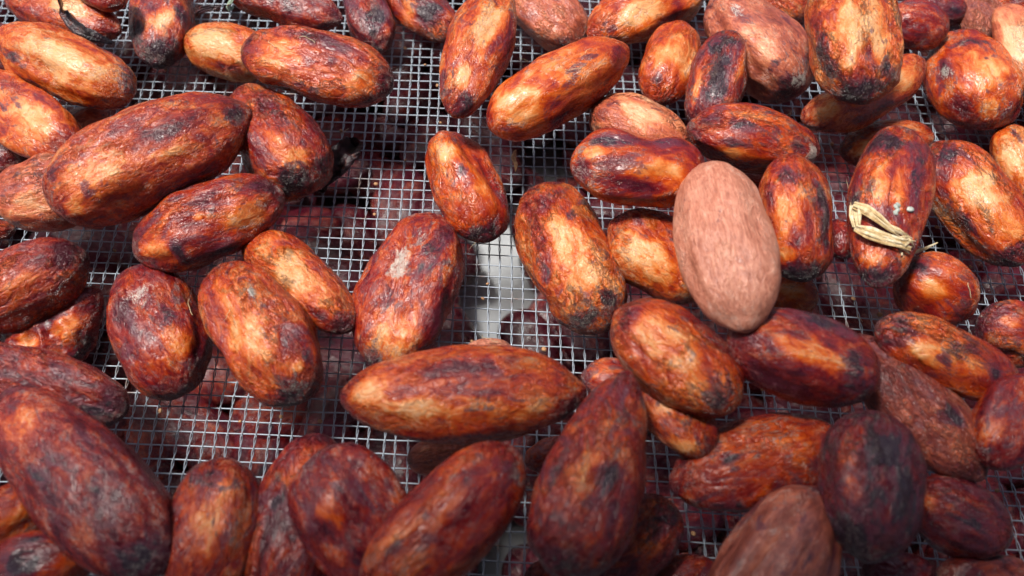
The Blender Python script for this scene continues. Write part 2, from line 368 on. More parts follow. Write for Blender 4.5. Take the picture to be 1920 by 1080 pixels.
B('pink_dome', (1110, 203), (1284, 292), 132, 'pinkish orange bean rising behind the brown bean with gold crust', lv=.6, tone=.68, dk=-.1, pale=.25, st=[(1150, 195, 26, 12, 'k'), (1125, 215, 20, 16, 'r'), (1210, 210, 50, 26, 't')])
B('crusted', (1070, 308), (1322, 320), 150, 'brown bean with golden crust on its back beside the pale pink one', lv=1.3, tone=.55, dk=.0, na=2.6, nb=2.3, groove=1.6,
  st=[(1150, 262, 60, 14, 'k'), (1110, 285, 30, 18, 't', .8), (1230, 320, 80, 20, 't'), (1260, 270, 50, 14, 'k', .6), (1180, 350, 60, 20, 'r'), (1085, 320, 30, 26, 'r'), (1200, 380, 100, 12, 'k', .7)])
B('split_black', (1292, 238), (1533, 286), 128, 'glossy orange bean with a black patch on top and mouldy end', lv=1.0, tone=.56, dk=.03, st=[(1405, 235, 55, 16, 'k'), (1365, 262, 40, 8, 'k', .9), (1500, 265, 30, 22, 'k', .6), (1525, 285, 16, 24, 'g', .9), (1330, 225, 30, 16, 'r'), (1390, 290, 60, 20, 't', .7)])
B('two_stripe', (1583, -45), (1617, 186), 172, 'big golden bean with dark sides and a lengthwise groove, at the top edge', lv=2.0, tone=.70, dk=-.03, nb=2.2, groove=2.4,
  st=[(1600, 60, 110, 26, 't'), (1650, 50, 90, 20, 't'), (1545, 110, 80, 22, 'k'), (1665, 130, 60, 18, 'k', .8), (1605, 170, 20, 60, 'k'), (1527, 60, 70, 16, 'r'), (1628, 90, 90, 5, 'r')])
B('kidney', (1508, 228), (1729, 118), 96, 'curved orange bean lying beneath the big golden grooved one', lv=.5, tone=.62, dk=-.05, bend=-.12, na=2.6, nb=2.8, st=[(1550, 205, 40, 22, 't'), (1690, 140, 40, 26, 't'), (1640, 215, 80, 10, 'r')])
B('amber_hid', (1396, -28), (1520, 32), 96, 'orange bean mostly hidden at the top edge between dusty and golden beans', tone=.58, dk=-.05)
B('purple_r', (1655, 38), (1778, 56), 90, 'purple brown bean poking out beside the big golden grooved one', lv=.4, tone=.45, dk=.06)
B('purple_r2', (1695, -14), (1812, 30), 76, 'grey purple bean at the top edge above the heart-shaped one', tone=.42, dk=.07, st=[(1790, 20, 20, 20, 'k', .7)])
B('rose_r', (1818, -30), (1850, 80), 72, 'rosy brown bean at the top edge beside the pale peeled one', tone=.48, dk=-.05, pale=.4)
B('heart', (1796, 62), (1856, 234), 158, 'rounded heart-shaped bean with tan face and grey mould edge on bare mesh', lv=.2, tone=.60, dk=-.01, na=2.2, nb=2.1, t0=.25, flat=.7,
  st=[(1850, 130, 45, 36, 't'), (1820, 70, 16, 30, 'k'), (1770, 120, 35, 20, 'k', .7), (1768, 135, 26, 16, 'g', .8), (1800, 200, 40, 24, 'r'), (1855, 205, 30, 26, 't', .7)])
B('peeled_r', (1882, 14), (1948, 165), 92, 'pale peeled bean cut by the upper right edge of the picture', lv=.3, tone=.78, dk=-.14, pale=.3, st=[(1905, 80, 50, 26, 't')])
B('corner_r', (1858, 32), (1968, -14), 74, 'red brown bean in the upper right corner above the pale peeled one', tone=.5)
B('hid_r', (1578, 286), (1746, 252), 92, 'orange bean hidden behind the bean with straw on it', tone=.60, dk=-.02, st=[(1620, 275, 40, 20, 't')])
B('straw_bean', (1686, 243), (1642, 535), 140, 'red brown bean with a bit of dry straw on it', lv=1.2, tone=.52, dk=.02, na=2.6, nb=2.2, t0=-.15, lump=.6,
  st=[(1670, 262, 25, 60, 'k'), (1650, 340, 70, 14, 't'), (1690, 360, 60, 14, 't', .8), (1720, 330, 90, 14, 'k', .7), (1600, 380, 60, 12, 'k', .8), (1640, 485, 30, 30, 't', .8), (1645, 520, 18, 50, 'k', .7), (1640, 400, 30, 12, 'k', .6)])
B('amber_r', (1755, 272), (1915, 492), 138, 'long amber bean with dark flecks on the mesh at the right edge', lv=.4, tone=.63, dk=-.04, na=2.6, nb=2.5,
  st=[(1830, 350, 60, 30, 't'), (1850, 380, 16, 9, 'k'), (1775, 290, 30, 40, 'k', .7), (1790, 400, 80, 14, 'k', .7), (1890, 420, 40, 26, 't', .7), (1900, 480, 25, 40, 'k', .8)])
B('tan_r', (1880, 238), (1965, 375), 104, 'tan bean with a black crack, half out of the right edge', tone=.74, dk=-.1, st=[(1905, 255, 30, 6, 'k'), (1905, 300, 40, 24, 't')])
B('amber_mid_r', (1480, 290), (1506, 525), 142, 'amber bean with blackened edge between pale pink and straw-topped beans', lv=1.1, tone=.60, dk=.0, na=2.4, nb=2.7,
  st=[(1480, 400, 60, 30, 't'), (1475, 480, 18, 18, 't'), (1545, 400, 90, 18, 'k'), (1480, 325, 30, 30, 'k', .7), (1505, 510, 20, 60, 'k'), (1495, 440, 26, 12, 'r'), (1440, 380, 60, 12, 'r')])
B('pale', (1328, 315), (1396, 613), 177, 'large pale pink bean with smooth striated skin', lv=1.9, tone=.58, dk=-.14, pale=.82, na=2.7, nb=2.5, lump=.75, groove=2.2, tip=.5)
B('cracked', (1148, 418), (1325, 545), 140, 'tan bean with crackled pattern tucked under the pale pink one', lv=.5, tone=.66, dk=-.06, na=2.7, st=[(1215, 480, 60, 40, 't'), (1180, 490, 20, 20, 'k', .5), (1270, 440, 26, 14, 'k', .7), (1195, 410, 26, 10, 'r')])
B('under_r', (1435, 545), (1533, 562), 84, 'small orange bean peeking out below the blackened amber one', tone=.64, dk=-.1, st=[(1500, 550, 50, 20, 't', .6)])
B('under_r2', (1368, 332), (1475, 352), 66, 'dark red bean in the gap above the pale pink one', tone=.38, dk=.04)
B('crumple_red', (1570, 412), (1580, 484), 48, 'little crumpled dark red bean squeezed against the straw-topped one', lv=.3, tone=.34, dk=.03, crumple=.5)
B('orange_c', (1162, 585), (1382, 762), 172, 'plump orange bean with dark lower end, below and left of the pale pink one', lv=1.3, tone=.60, dk=-.04, na=2.6, nb=2.5, lump=.8,
  st=[(1230, 620, 60, 36, 't'), (1290, 680, 50, 36, 't', .7), (1360, 740, 36, 50, 'k', .8), (1175, 600, 24, 40, 'r'), (1350, 640, 70, 18, 'r')])
B('dark_r', (1368, 622), (1646, 716), 166, 'dark reddish bean with an orange patch below the pale pink one', lv=1.8, tone=.42, dk=.05, na=2.5, nb=2.6, lump=.8,
  st=[(1520, 660, 80, 30, 't', .8), (1430, 610, 60, 22, 't', .4), (1600, 700, 24, 40, 'k'), (1560, 600, 70, 22, 'k', .8), (1620, 740, 30, 40, 'k', .6), (1450, 720, 80, 20, 'r')])
B('long_purple', (1588, 632), (1838, 894), 152, 'long dull rosy purple bean running down from the dark reddish one', lv=.9, tone=.41, dk=.0, pale=.25, st=[(1790, 790, 20, 14, 'k'), (1680, 700, 60, 40, 'r', .5)])
B('mottled_r', (1643, 612), (1907, 732), 122, 'mottled tan and purple bean below the small round one at right', lv=1.0, tone=.60, dk=.04, st=[(1740, 655, 50, 24, 't'), (1770, 670, 14, 10, 'k'), (1690, 610, 30, 20, 'k', .8), (1830, 690, 40, 20, 't', .6), (1870, 700, 26, 20, 'k', .7)])
B('round_r', (1690, 500), (1822, 590), 128, 'small round bean with pale spot next to the straw tip', lv=.5, tone=.60, dk=.03, na=2.6, nb=2.5, flat=.9, st=[(1750, 540, 24, 24, 't'), (1720, 495, 40, 24, 'k', .7), (1805, 560, 30, 26, 'k', .7)])
B('lumpy_r', (1833, 598), (1965, 655), 118, 'lumpy brown bean cut by the right edge below bare mesh', lv=.3, tone=.52, dk=.04, lump=1.4, st=[(1890, 605, 30, 12, 't')])
B('brown_r', (1945, 715), (1848, 872), 134, 'brown bean with dark spots at the right edge, beside the long rosy purple one', lv=1.1, tone=.47, dk=.04, st=[(1860, 800, 40, 30, 't', .5), (1890, 830, 40, 20, 'k', .5)])
# --- centre
B('small_c', (825, 250), (918, 448), 118, 'small orange bean with wrinkled dark lower end in the middle of the mesh', lv=.1, tone=.58, dk=-.03, na=2.8, nb=2.9, lump=1.3, groove=2.0,
  st=[(835, 285, 30, 26, 't'), (868, 318, 14, 11, 'k', .9), (900, 440, 14, 40, 'k', .8), (935, 405, 26, 16, 'k', .6), (900, 340, 80, 18, 't', .5), (940, 360, 60, 14, 'r')])
B('golden_c', (1013, 351), (1128, 619), 176, 'plump golden bean with purple sides in the middle of the mesh', lv=.3, tone=.68, dk=-.02, na=2.5, nb=2.9,
  st=[(1075, 470, 90, 34, 't'), (1065, 405, 16, 16, 'k', .8), (1000, 430, 80, 20, 'r'), (1015, 500, 60, 20, 'k', .6), (1135, 560, 30, 26, 'k', .7), (1090, 600, 18, 50, 'k', .9), (1100, 590, 30, 60, 'g', .35), (1010, 380, 36, 40, 'r')])
B('whitish_c', (818, 408), (712, 692), 184, 'reddish bean with a whitish patch on its upper flank in the middle of the mesh', lv=.2, tone=.54, dk=.01, na=2.5, nb=2.3,
  st=[(752, 495, 42, 22, 'g', 1.0), (790, 440, 40, 26, 'g', .55), (720, 560, 30, 14, 'k', .8), (810, 470, 60, 40, 'k', .5), (745, 620, 60, 44, 't', .9), (830, 580, 90, 20, 'r'), (700, 680, 26, 30, 'k', .8), (825, 640, 20, 14, 'k', .8), (840, 440, 40, 24, 'r')])  # whitish patch paints in the highlight at the upper left
B('big_front', (641, 744), (1091, 735), 186, 'largest orange bean lying crosswise in the lower centre', lv=1.6, tone=.60, dk=-.05, na=2.0, nb=2.2, t0=.08, lump=.7, groove=1.5,
  st=[(690, 735, 46, 30, 't'), (780, 765, 120, 24, 't', .8), (890, 765, 34, 7, 'k'), (830, 785, 16, 18, 'k', .8), (870, 820, 24, 12, 'k', .6), (950, 675, 18, 14, 'r'), (990, 770, 80, 20, 't', .5), (1060, 770, 60, 24, 'r'), (850, 690, 110, 16, 'r'), (910, 735, 30, 8, 'r')])
B('peek_c', (868, 662), (962, 660), 56, 'tiny pale tip of a bean peeking over the largest orange one', lv=.2, tone=.66, dk=-.12, pale=.6)
B('under_c', (1092, 704), (1222, 728), 84, 'mottled bean tip beside the narrow top of the pear-shaped brown one', lv=.3, tone=.52, dk=.04, st=[(1120, 700, 30, 26, 't', .6)])
B('under_c2', (1196, 704), (1330, 852), 112, 'mottled orange and purple bean beneath the plump orange one, below the middle', lv=1.1, tone=.58, dk=.0, na=2.6, nb=2.7, st=[(1250, 745, 30, 26, 't', .8), (1280, 840, 24, 24, 't', .9)])
# --- left
B('neck', (452, 174), (592, 348), 158, 'brown bean with scabby black lower end beside the crumpled black husk', lv=.4, tone=.55, dk=.0, na=2.2, nb=2.9, t0=.25,
  st=[(560, 300, 40, 26, 't'), (520, 270, 40, 24, 't', .7), (545, 335, 20, 50, 'k'), (600, 310, 36, 20, 'k', .8), (500, 200, 60, 20, 'r'), (565, 270, 20, 6, 'r')])
B('giant', (93, 382), (461, 208), 192, 'big smooth reddish bean with a bright sheen in the upper left', lv=1.8, tone=.56, dk=-.04, na=2.7, nb=2.2, lump=.7, t0=-.1,
  st=[(180, 325, 70, 44, 't', .8), (160, 355, 14, 24, 'k', .8), (450, 215, 24, 24, 'k'), (380, 340, 130, 16, 'k', .8), (330, 230, 110, 26, 'r', .7), (270, 195, 12, 8, 'k', .7), (310, 290, 60, 22, 't', .6), (95, 330, 16, 30, 'k', .5), (135, 390, 20, 20, 't')])  # tan at lower left and black lower flank paint its lit and shaded sides
B('left_mid', (-8, 375), (190, 348), 152, 'rosy orange bean at the left edge tucked under the big smooth reddish one', lv=.6, tone=.58, dk=-.02, pale=.2, st=[(60, 380, 60, 30, 't', .7)])
B('left_tan', (-45, 150), (142, 288), 124, 'tan bean with purple sides at the left edge, below the tan striped one', lv=.8, tone=.70, dk=-.06, groove=1.5, st=[(70, 220, 60, 30, 't'), (35, 200, 8, 6, 'k'), (5, 200, 10, 6, 'k'), (20, 155, 60, 14, 'r'), (110, 270, 30, 30, 'r', .6)])
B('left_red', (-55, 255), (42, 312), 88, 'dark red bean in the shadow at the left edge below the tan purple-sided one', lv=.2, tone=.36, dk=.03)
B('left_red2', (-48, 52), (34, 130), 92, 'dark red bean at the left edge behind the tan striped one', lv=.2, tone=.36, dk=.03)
B('sliver', (118, 228), (205, 212), 46, 'thin pink sliver of bean between tan striped and big reddish beans', lv=.1, tone=.58, pale=.3)
B('scarred', (254, 478), (529, 364), 152, 'brown bean with a puckered scar and lumpy skin below the big smooth reddish one', lv=.4, tone=.52, dk=.03, na=2.6, nb=2.5, lump=1.25,
  st=[(290, 470, 40, 30, 't'), (460, 400, 50, 30, 't', .8), (330, 470, 14, 26, 'k', .9), (320, 445, 26, 16, 'g', .4), (380, 385, 60, 24, 'k', .6), (400, 480, 70, 14, 'k', .8), (375, 405, 10, 10, 't'), (490, 345, 40, 20, 'r')])
B('kidney_l', (466, 446), (657, 616), 116, 'smooth orange kidney-shaped bean with bright top, left of the whitish-patched one', lv=.3, tone=.66, dk=-.08, bend=.06, na=2.7, nb=2.6, lump=.8,
  st=[(555, 510, 80, 30, 't'), (490, 465, 26, 20, 't', .5), (615, 470, 70, 12, 'k', .9), (640, 600, 20, 30, 'r'), (600, 590, 40, 12, 'r')])
B('furry', (250, 506), (346, 736), 168, 'maroon bean with grey frosting on its top on the mesh at left', lv=.2, tone=.48, dk=.02, na=2.3, nb=2.3, 
  st=[(270, 545, 30, 50, 'g', .6), (310, 590, 36, 30, 'k', .6), (340, 640, 36, 28, 't', .9), (300, 680, 40, 30, 't', .4), (230, 570, 40, 24, 'r'), (370, 670, 40, 14, 'r')])
B('pear', (412, 507), (578, 746), 174, 'glossy orange bean with a grey pimple and dark rough lower end', lv=.5, tone=.62, dk=-.03, na=2.4, nb=2.7, lump=1.1,
  st=[(470, 548, 16, 14, 'g', .8), (475, 550, 18, 14, 'k', .7), (483, 585, 8, 8, 'k', .6), (460, 630, 60, 44, 't', .8), (425, 560, 50, 24, 't', .5), (580, 660, 50, 22, 'k', .7), (545, 735, 24, 50, 'k', .7), (560, 720, 26, 40, 'g', .4), (550, 640, 60, 24, 'r', .7), (560, 690, 12, 12, 't')])
B('left_brown', (-70, 588), (162, 478), 158, 'smooth brown bean cut by the left edge above the crumpled one', lv=.5, tone=.50, dk=-.03, lump=.7, st=[(40, 540, 70, 36, 't', .6), (120, 480, 50, 26, 'r')])
B('crumple', (8, 655), (178, 598), 128, 'crumpled dark red bean with a pointed horn at the left', lv=0, tone=.50, dk=.03, crumple=.55, lump=1.2, pull=[(165, 575, 186, 540, 3.0)],
  st=[(120, 610, 30, 24, 't', .9), (55, 645, 24, 16, 't'), (160, 650, 30, 24, 'k'), (80, 600, 40, 14, 'k')])
B('left_low', (-70, 672), (234, 770), 128, 'dark brown bean lying flat across the left edge above the big maroon one', lv=.7, tone=.40, dk=.02, st=[(60, 690, 60, 30, 't', .3), (180, 770, 50, 20, 'k', .7)])
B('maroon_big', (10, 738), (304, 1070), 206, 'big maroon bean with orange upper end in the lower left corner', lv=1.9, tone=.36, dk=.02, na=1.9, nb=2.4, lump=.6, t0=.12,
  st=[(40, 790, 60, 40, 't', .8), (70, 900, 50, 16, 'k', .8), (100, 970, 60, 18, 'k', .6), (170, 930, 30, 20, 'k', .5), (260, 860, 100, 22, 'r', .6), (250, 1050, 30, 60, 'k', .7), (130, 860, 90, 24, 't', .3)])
B('front_tan', (425, 862), (366, 1128), 176, 'tan brown bean with dark cap standing at the bottom left of centre', lv=1.0, tone=.55, dk=.02, na=2.7, nb=2.4, st=[(390, 970, 60, 40, 't', .7), (390, 890, 24, 60, 'k', .7), (320, 920, 40, 14, 'g', .4), (430, 980, 40, 16, 'k', .6)])
B('front_brown', (602, 814), (520, 1160), 168, 'long brown bean with purple blotch rising from the bottom edge', lv=.8, tone=.45, dk=.02, na=2.5, st=[(560, 880, 50, 30, 't', .4), (520, 940, 26, 16, 'k', .8), (500, 1000, 70, 16, 'r')])
B('front_plum', (606, 844), (742, 1098), 196, 'plum brown bean overlapped by the blurred bean at the bottom edge', lv=1.3, tone=.41, dk=.03, na=2.6, st=[(620, 960, 40, 26, 't', .7), (690, 920, 70, 24, 'k', .4), (630, 860, 30, 30, 'k', .4)])
B('front_blur', (968, 846), (690, 1130), 188, 'large smooth brown bean cut by the bottom edge in the middle', lv=2.2, tone=.49, dk=-.02, na=2.6, nb=2.4, lump=.6, st=[(860, 940, 60, 16, 't', .6), (960, 890, 40, 50, 'k', .4), (740, 1030, 26, 20, 'k', .6), (800, 965, 18, 14, 'k', .4), (760, 1010, 80, 40, 't', .3)])
B('peek_low', (764, 862), (905, 850), 78, 'brown bean end peeking out beneath the largest orange one', tone=.56, dk=-.05, pale=.25)
B('peek_low2', (985, 868), (1085, 838), 66, 'small reddish bean in the gap beneath the largest orange one and pear-shaped one', tone=.50, dk=.0)
B('pear_front', (1178, 702), (1046, 1072), 202, 'pear-shaped brown bean leaning up from the lower middle with narrow top', lv=1.9, tone=.46, dk=.04, na=1.5, nb=2.8, t0=.40, lump=.8,
  st=[(1150, 800, 90, 26, 't', .4), (1120, 860, 14, 12, 't', .8), (1040, 870, 60, 16, 'k', .8), (1140, 890, 30, 26, 'k', .9), (1090, 900, 50, 22, 't', .5), (1060, 1050, 24, 50, 'k', .5), (1170, 740, 30, 12, 'k', .4), (1190, 800, 80, 16, 'g', .2)])
B('front_mott', (1262, 944), (1112, 1092), 140, 'mottled dark bean behind the pear-shaped one near the bottom edge', lv=.8, tone=.46, dk=.05, st=[(1215, 1030, 26, 20, 't', .7), (1250, 960, 40, 30, 'k', .6)])
B('shade_red', (1263, 912), (1582, 828), 172, 'reddish brown bean with two dark scabs, left of the blackest one', lv=.9, tone=.47, dk=.0, na=2.1, nb=2.4, lump=.8, st=[(1365, 858, 18, 14, 'k', .9), (1378, 885, 12, 8, 'k'), (1400, 870, 80, 30, 't', .3), (1290, 940, 36, 22, 't', .6), (1510, 850, 60, 30, 't', .3), (1350, 945, 90, 14, 'k', .5)])
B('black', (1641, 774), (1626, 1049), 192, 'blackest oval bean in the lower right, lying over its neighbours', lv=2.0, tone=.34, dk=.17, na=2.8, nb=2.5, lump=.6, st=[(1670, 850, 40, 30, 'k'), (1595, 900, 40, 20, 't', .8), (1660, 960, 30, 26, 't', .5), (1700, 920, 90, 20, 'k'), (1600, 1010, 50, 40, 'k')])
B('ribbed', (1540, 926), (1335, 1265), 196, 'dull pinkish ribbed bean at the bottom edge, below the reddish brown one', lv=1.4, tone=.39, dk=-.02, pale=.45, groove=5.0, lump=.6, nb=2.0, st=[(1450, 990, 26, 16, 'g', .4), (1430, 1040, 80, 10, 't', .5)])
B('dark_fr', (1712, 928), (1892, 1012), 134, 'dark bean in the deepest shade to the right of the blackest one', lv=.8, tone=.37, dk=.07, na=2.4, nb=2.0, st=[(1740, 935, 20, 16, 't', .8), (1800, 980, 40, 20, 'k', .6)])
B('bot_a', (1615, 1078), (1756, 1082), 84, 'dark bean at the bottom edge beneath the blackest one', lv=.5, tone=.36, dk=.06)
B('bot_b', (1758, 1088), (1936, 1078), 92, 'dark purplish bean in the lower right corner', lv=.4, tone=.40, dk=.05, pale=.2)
B('bot_c', (1222, 1090), (1350, 1068), 76, 'red brown bean at the bottom edge left of the ribbed one', tone=.46, dk=.04)
B('bot_d', (985, 1082), (1104, 1086), 72, 'dark red bean under the broad end of the pear-shaped one at the bottom edge', tone=.40, dk=.02)
B('left_bot', (-40, 1004), (82, 928), 118, 'brown bean with pale streaks at the left edge below the big maroon one', lv=.8, tone=.51, dk=.02, st=[(35, 960, 40, 16, 't', .8)])
B('left_bot2', (-20, 1072), (180, 1034), 124, 'orange bean with a black patch in the lower left corner', lv=1.0, tone=.51, dk=.0, nb=2.7, st=[(50, 1045, 50, 34, 'k'), (135, 1040, 40, 34, 't', .6)])
B('left_tip', (-48, 430), (28, 432), 46, 'orange bean tip at the left edge above the smooth brown one', tone=.52)

def frame(b):
    """world ends, size and axes of a bean from its photo ends and heights"""
    za, zb = b['za'], b['zb']
    pa, pb = at(*b['A'], za), at(*b['B'], zb)
    c = (pa + pb) / 2
    return pa, pb, c
def size(b, z):
    wmm = b['w'] * depth(at((b['A'][0] + b['B'][0]) / 2, (b['A'][1] + b['B'][1]) / 2, z)) / FPX
    b['W'], b['T'] = wmm, wmm * b.get('flat', 0.80)
def setup(b):
    size(b, 6.0)
    b['za'] = b['zb'] = b['T'] / 2 + 0.15
    b['za'] += b.get('da', 0.0); b['zb'] += b.get('db', 0.0)
for b in BEANS: setup(b)
TS = np.linspace(-.92, .92, 11)
def spine(b):
    pa, pb, c = frame(b)
    t = TS; p = c + (pb - pa) / 2 * t[:, None]
    ax = pb - pa; y = np.cross([0, 0, 1.0], ax); y /= np.linalg.norm(y)
    p = p + y * (b.get('bend', 0) * b['W'] * (1 - t ** 2))[:, None]
    return p, profile(t, b.get('na', 2.3), b.get('nb', 2.3), b.get('t0', 0.0))
order = sorted(BEANS, key=lambda b: b.get('lv', 0))
for it in range(10):
    for b in order:
        for c in order:
            if c.get('lv', 0) >= b.get('lv', 0): continue
            if np.hypot(b['A'][0] + b['B'][0] - c['A'][0] - c['B'][0], b['A'][1] + b['B'][1] - c['A'][1] - c['B'][1]) > 1000: continue
            p, r = spine(b); q, s = spine(c)
            dxy = np.hypot(p[:, None, 0] - q[None, :, 0], p[:, None, 1] - q[None, :, 1]); dz = p[:, None, 2] - q[None, :, 2]
            rw = (r[:, None] * b['W'] + s[None, :] * c['W']) / 2; rt = (r[:, None] * b['T'] + s[None, :] * c['T']) / 2
            need = np.sqrt(np.maximum(0, 1 - (dxy / rw) ** 2)) * rt * 0.50 - dz
            i, j = np.unravel_index(np.argmax(need), need.shape); m = need[i, j]
            if m > 0.05:
                t = TS[i]; wa, wb = (1 - t) / 2, (1 + t) / 2
                k = min(m, 3.0) / (wa * wa + wb * wb) * 0.7
                b['za'] += k * wa; b['zb'] += k * wb; size(b, (b['za'] + b['zb']) / 2)

for b in BEANS:                                     # no bean stands on end
    L = np.linalg.norm(at(*b['A'], 6.0) - at(*b['B'], 6.0)); d = b['za'] - b['zb']; m = 0.30 * L
    if abs(d) > m:
        e = (abs(d) - m) / 2 * np.sign(d); b['za'] -= e; b['zb'] += e
    if 0: print('Z', b['id'], round(b['za'], 1), round(b['zb'], 1), round(b['T'] / 2, 1), round(L, 1))
BY = {}
def build_bean(b, n):
    pa, pb, c = frame(b)
    ax = pb - pa; L = np.linalg.norm(ax); ax = ax / L
    y = np.cross([0, 0, 1.0], ax); y /= np.linalg.norm(y); z = np.cross(ax, y)
    R = np.stack([ax, y, z], 1)
    V, F, tipv = bean_shell(L, b['W'], b['T'], b.get('na', 2.3), b.get('nb', 2.3), b.get('t0', 0.0), b.get('bend', 0.0), seed=n + 1,
                            lump=b.get('lump', 1.0), groove=b.get('groove', 1.0), crumple=b.get('crumple', 0.0), roll=b.get('roll', 0.0))
    for (x0, y0, x1, y1, rad) in b.get('pull', ()):
        Wv = V @ R.T + c; u, v = pix(Wv)
        i = np.argmin((u - x0) ** 2 + (v - y0) ** 2 - Wv[:, 2] * 2)
        tgt = at(x1, y1, Wv[i, 2] + 1.0); dd = (tgt - Wv[i]) @ R
        w = np.exp(-(np.linalg.norm(V - V[i], axis=1) / rad) ** 2)
        V = V + w[:, None] * dd
    Wv = V @ R.T + c
    st = np.zeros((len(V), 4))
    u, v = pix(Wv); dp = depth(Wv)
    for q in b.get('st', ()):
        x0, y0, rx, ry, kind = q[:5]; sg = q[5] if len(q) > 5 else 1.0
        i = np.argmin((u - x0) ** 2 + (v - y0) ** 2 + (dp - dp.min()) ** 2 * 6)
        sc_ = dp[i] / FPX
        wob = 1 + .9 * noise(V * .35 + n * 3.3)
        d = np.sqrt(((V[:, 0] - V[i, 0]) / (rx * sc_)) ** 2 + ((V[:, 1] - V[i, 1]) ** 2 + (V[:, 2] - V[i, 2]) ** 2) / (ry * sc_) ** 2) * wob
        m = np.clip(1.35 - d, 0, 1) * sg; m = m * m * (3 - 2 * m)
        ch = 'ktgr'.index(kind); st[:, ch] = np.maximum(st[:, ch], m)
    o = mesh_obj('cocoa_bean', V, F, M_BEAN)
    me = o.data
    ca = me.attributes.new('stain', 'FLOAT_COLOR', 'POINT'); ca.data.foreach_set('color', st.ravel())
    ta = me.attributes.new('tip', 'FLOAT', 'POINT'); ta.data.foreach_set('value', tipv * b.get('tip', 1.0))
    o.matrix_world = Matrix([[*R[0], c[0] * MM], [*R[1], c[1] * MM], [*R[2], c[2] * MM], [0, 0, 0, 1]])
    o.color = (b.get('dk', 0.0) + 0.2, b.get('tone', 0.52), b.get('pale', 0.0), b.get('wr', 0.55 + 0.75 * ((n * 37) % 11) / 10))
    tag(o, b['label'], 'cocoa bean', 'cocoa beans on the wire screen')
    b['wv'] = Wv; BY[b['id']] = (b, o)
    return o
for n, b in enumerate(BEANS): build_bean(b, n)

# the same layer carries on past the edges of the picture: one mass
def bean_mass(name, items, label, kind='stuff'):
    """items: (variant, location mm, rotation matrix) -> one mesh of many plain beans"""
    parts, st, tp = [], [], []
    for (V, F, tv), p, R in items:
        parts.append((V @ np.array(R).T + p, F)); tp.append(tv)
    v, f = merge(parts); o = mesh_obj(name, v, f, M_BEAN); tp = np.concatenate(tp)
    ca = o.data.attributes.new('stain', 'FLOAT_COLOR', 'POINT'); ca.data.foreach_set('color', np.zeros(len(v) * 4))
    ta = o.data.attributes.new('tip', 'FLOAT', 'POINT'); ta.data.foreach_set('value', tp)
    o.color = (.22, .52, 0, 1); tag(o, label, 'cocoa beans', kind=kind); return o
VAR = []
for v_ in range(8):
    L = random.uniform(21, 29); Wd = random.uniform(12.5, 16); T = Wd * .8
    VAR.append((bean_shell(L, Wd, T, random.uniform(2.1, 2.7), random.uniform(2.1, 2.7), random.uniform(-.15, .15), random.uniform(-.08, .08), seed=300 + v_, NU=30, NV=24), T))
from mathutils import Euler
items = []
FAR = [(bean_shell(26, 14.5, 11.6, seed=400 + v_, NU=14, NV=12), 11.6) for v_ in range(4)]
n_ = 0
for iy in range(-24, 26):
    for ix in range(-14, 15):
        p = np.array([(ix + .5 * (iy % 2)) * 24.0 + random.uniform(-2, 2), iy * 13.6 + 20 + random.uniform(-1, 1), 0])
        if p[1] < -115: continue
        px, py = pix(p)
        if -75 < px < 1995 and -75 < py < 1165: continue
        n_ += 1
        near = -500 < px < 2420 and -500 < py
        V_, T = VAR[n_ % 8] if near else FAR[n_ % 4]
        items.append((V_, p + np.array([0, 0, T / 2 + random.uniform(.3, 2.5)]), Euler((random.uniform(-.1, .1), random.uniform(-.15, .15), random.uniform(-.3, .3) + random.choice((0, math.pi)))).to_matrix()))
bean_mass('bean_layer', items, 'mass of cocoa beans on the screen around the picture edges')

# ------------------------------------------------------------------ the layer of beans on the sheet below the screen
HOLES = [(914, 455, 9), (928, 600, 7), (690, 425, 3), (1040, 330, 3), (1540, 290, 3), (260, 775, 0), (850, 215, 0), (935, 1045, 4), (210, 1075, 4), (1370, 985, 1)]
holes = [(at(x, y, LOWZ), r) for x, y, r in HOLES]
cov = np.zeros((108, 192), bool)                # what the beans on the screen hide
for b in BEANS:
    u, v = pix(b['wv']); ok = (u >= 0) & (u < 1920) & (v >= 0) & (v < 1080)
    cov[(v[ok] // 10).astype(int), (u[ok] // 10).astype(int)] = True
placed, masked, single = [], [], 0
low_me = []
for (V, F, tv), T in VAR:
    me = bpy.data.meshes.new('cocoa_bean'); me.from_pydata((V * MM).tolist(), [], F); me.polygons.foreach_set('use_smooth', np.ones(len(F), bool)); me.materials.append(M_BEAN)
    ca = me.attributes.new('stain', 'FLOAT_COLOR', 'POINT'); ca.data.foreach_set('color', np.zeros(len(V) * 4))
    ta = me.attributes.new('tip', 'FLOAT', 'POINT'); ta.data.foreach_set('value', tv); low_me.append(me)
cand = np.array([at(random.uniform(-60, 1980), random.uniform(-60, 1150), LOWZ) for _ in range(14000)])
for h, r in holes: cand = cand[np.hypot(cand[:, 0] - h[0], cand[:, 1] - h[1]) > r + 7.5]
PL = np.zeros((0, 3))
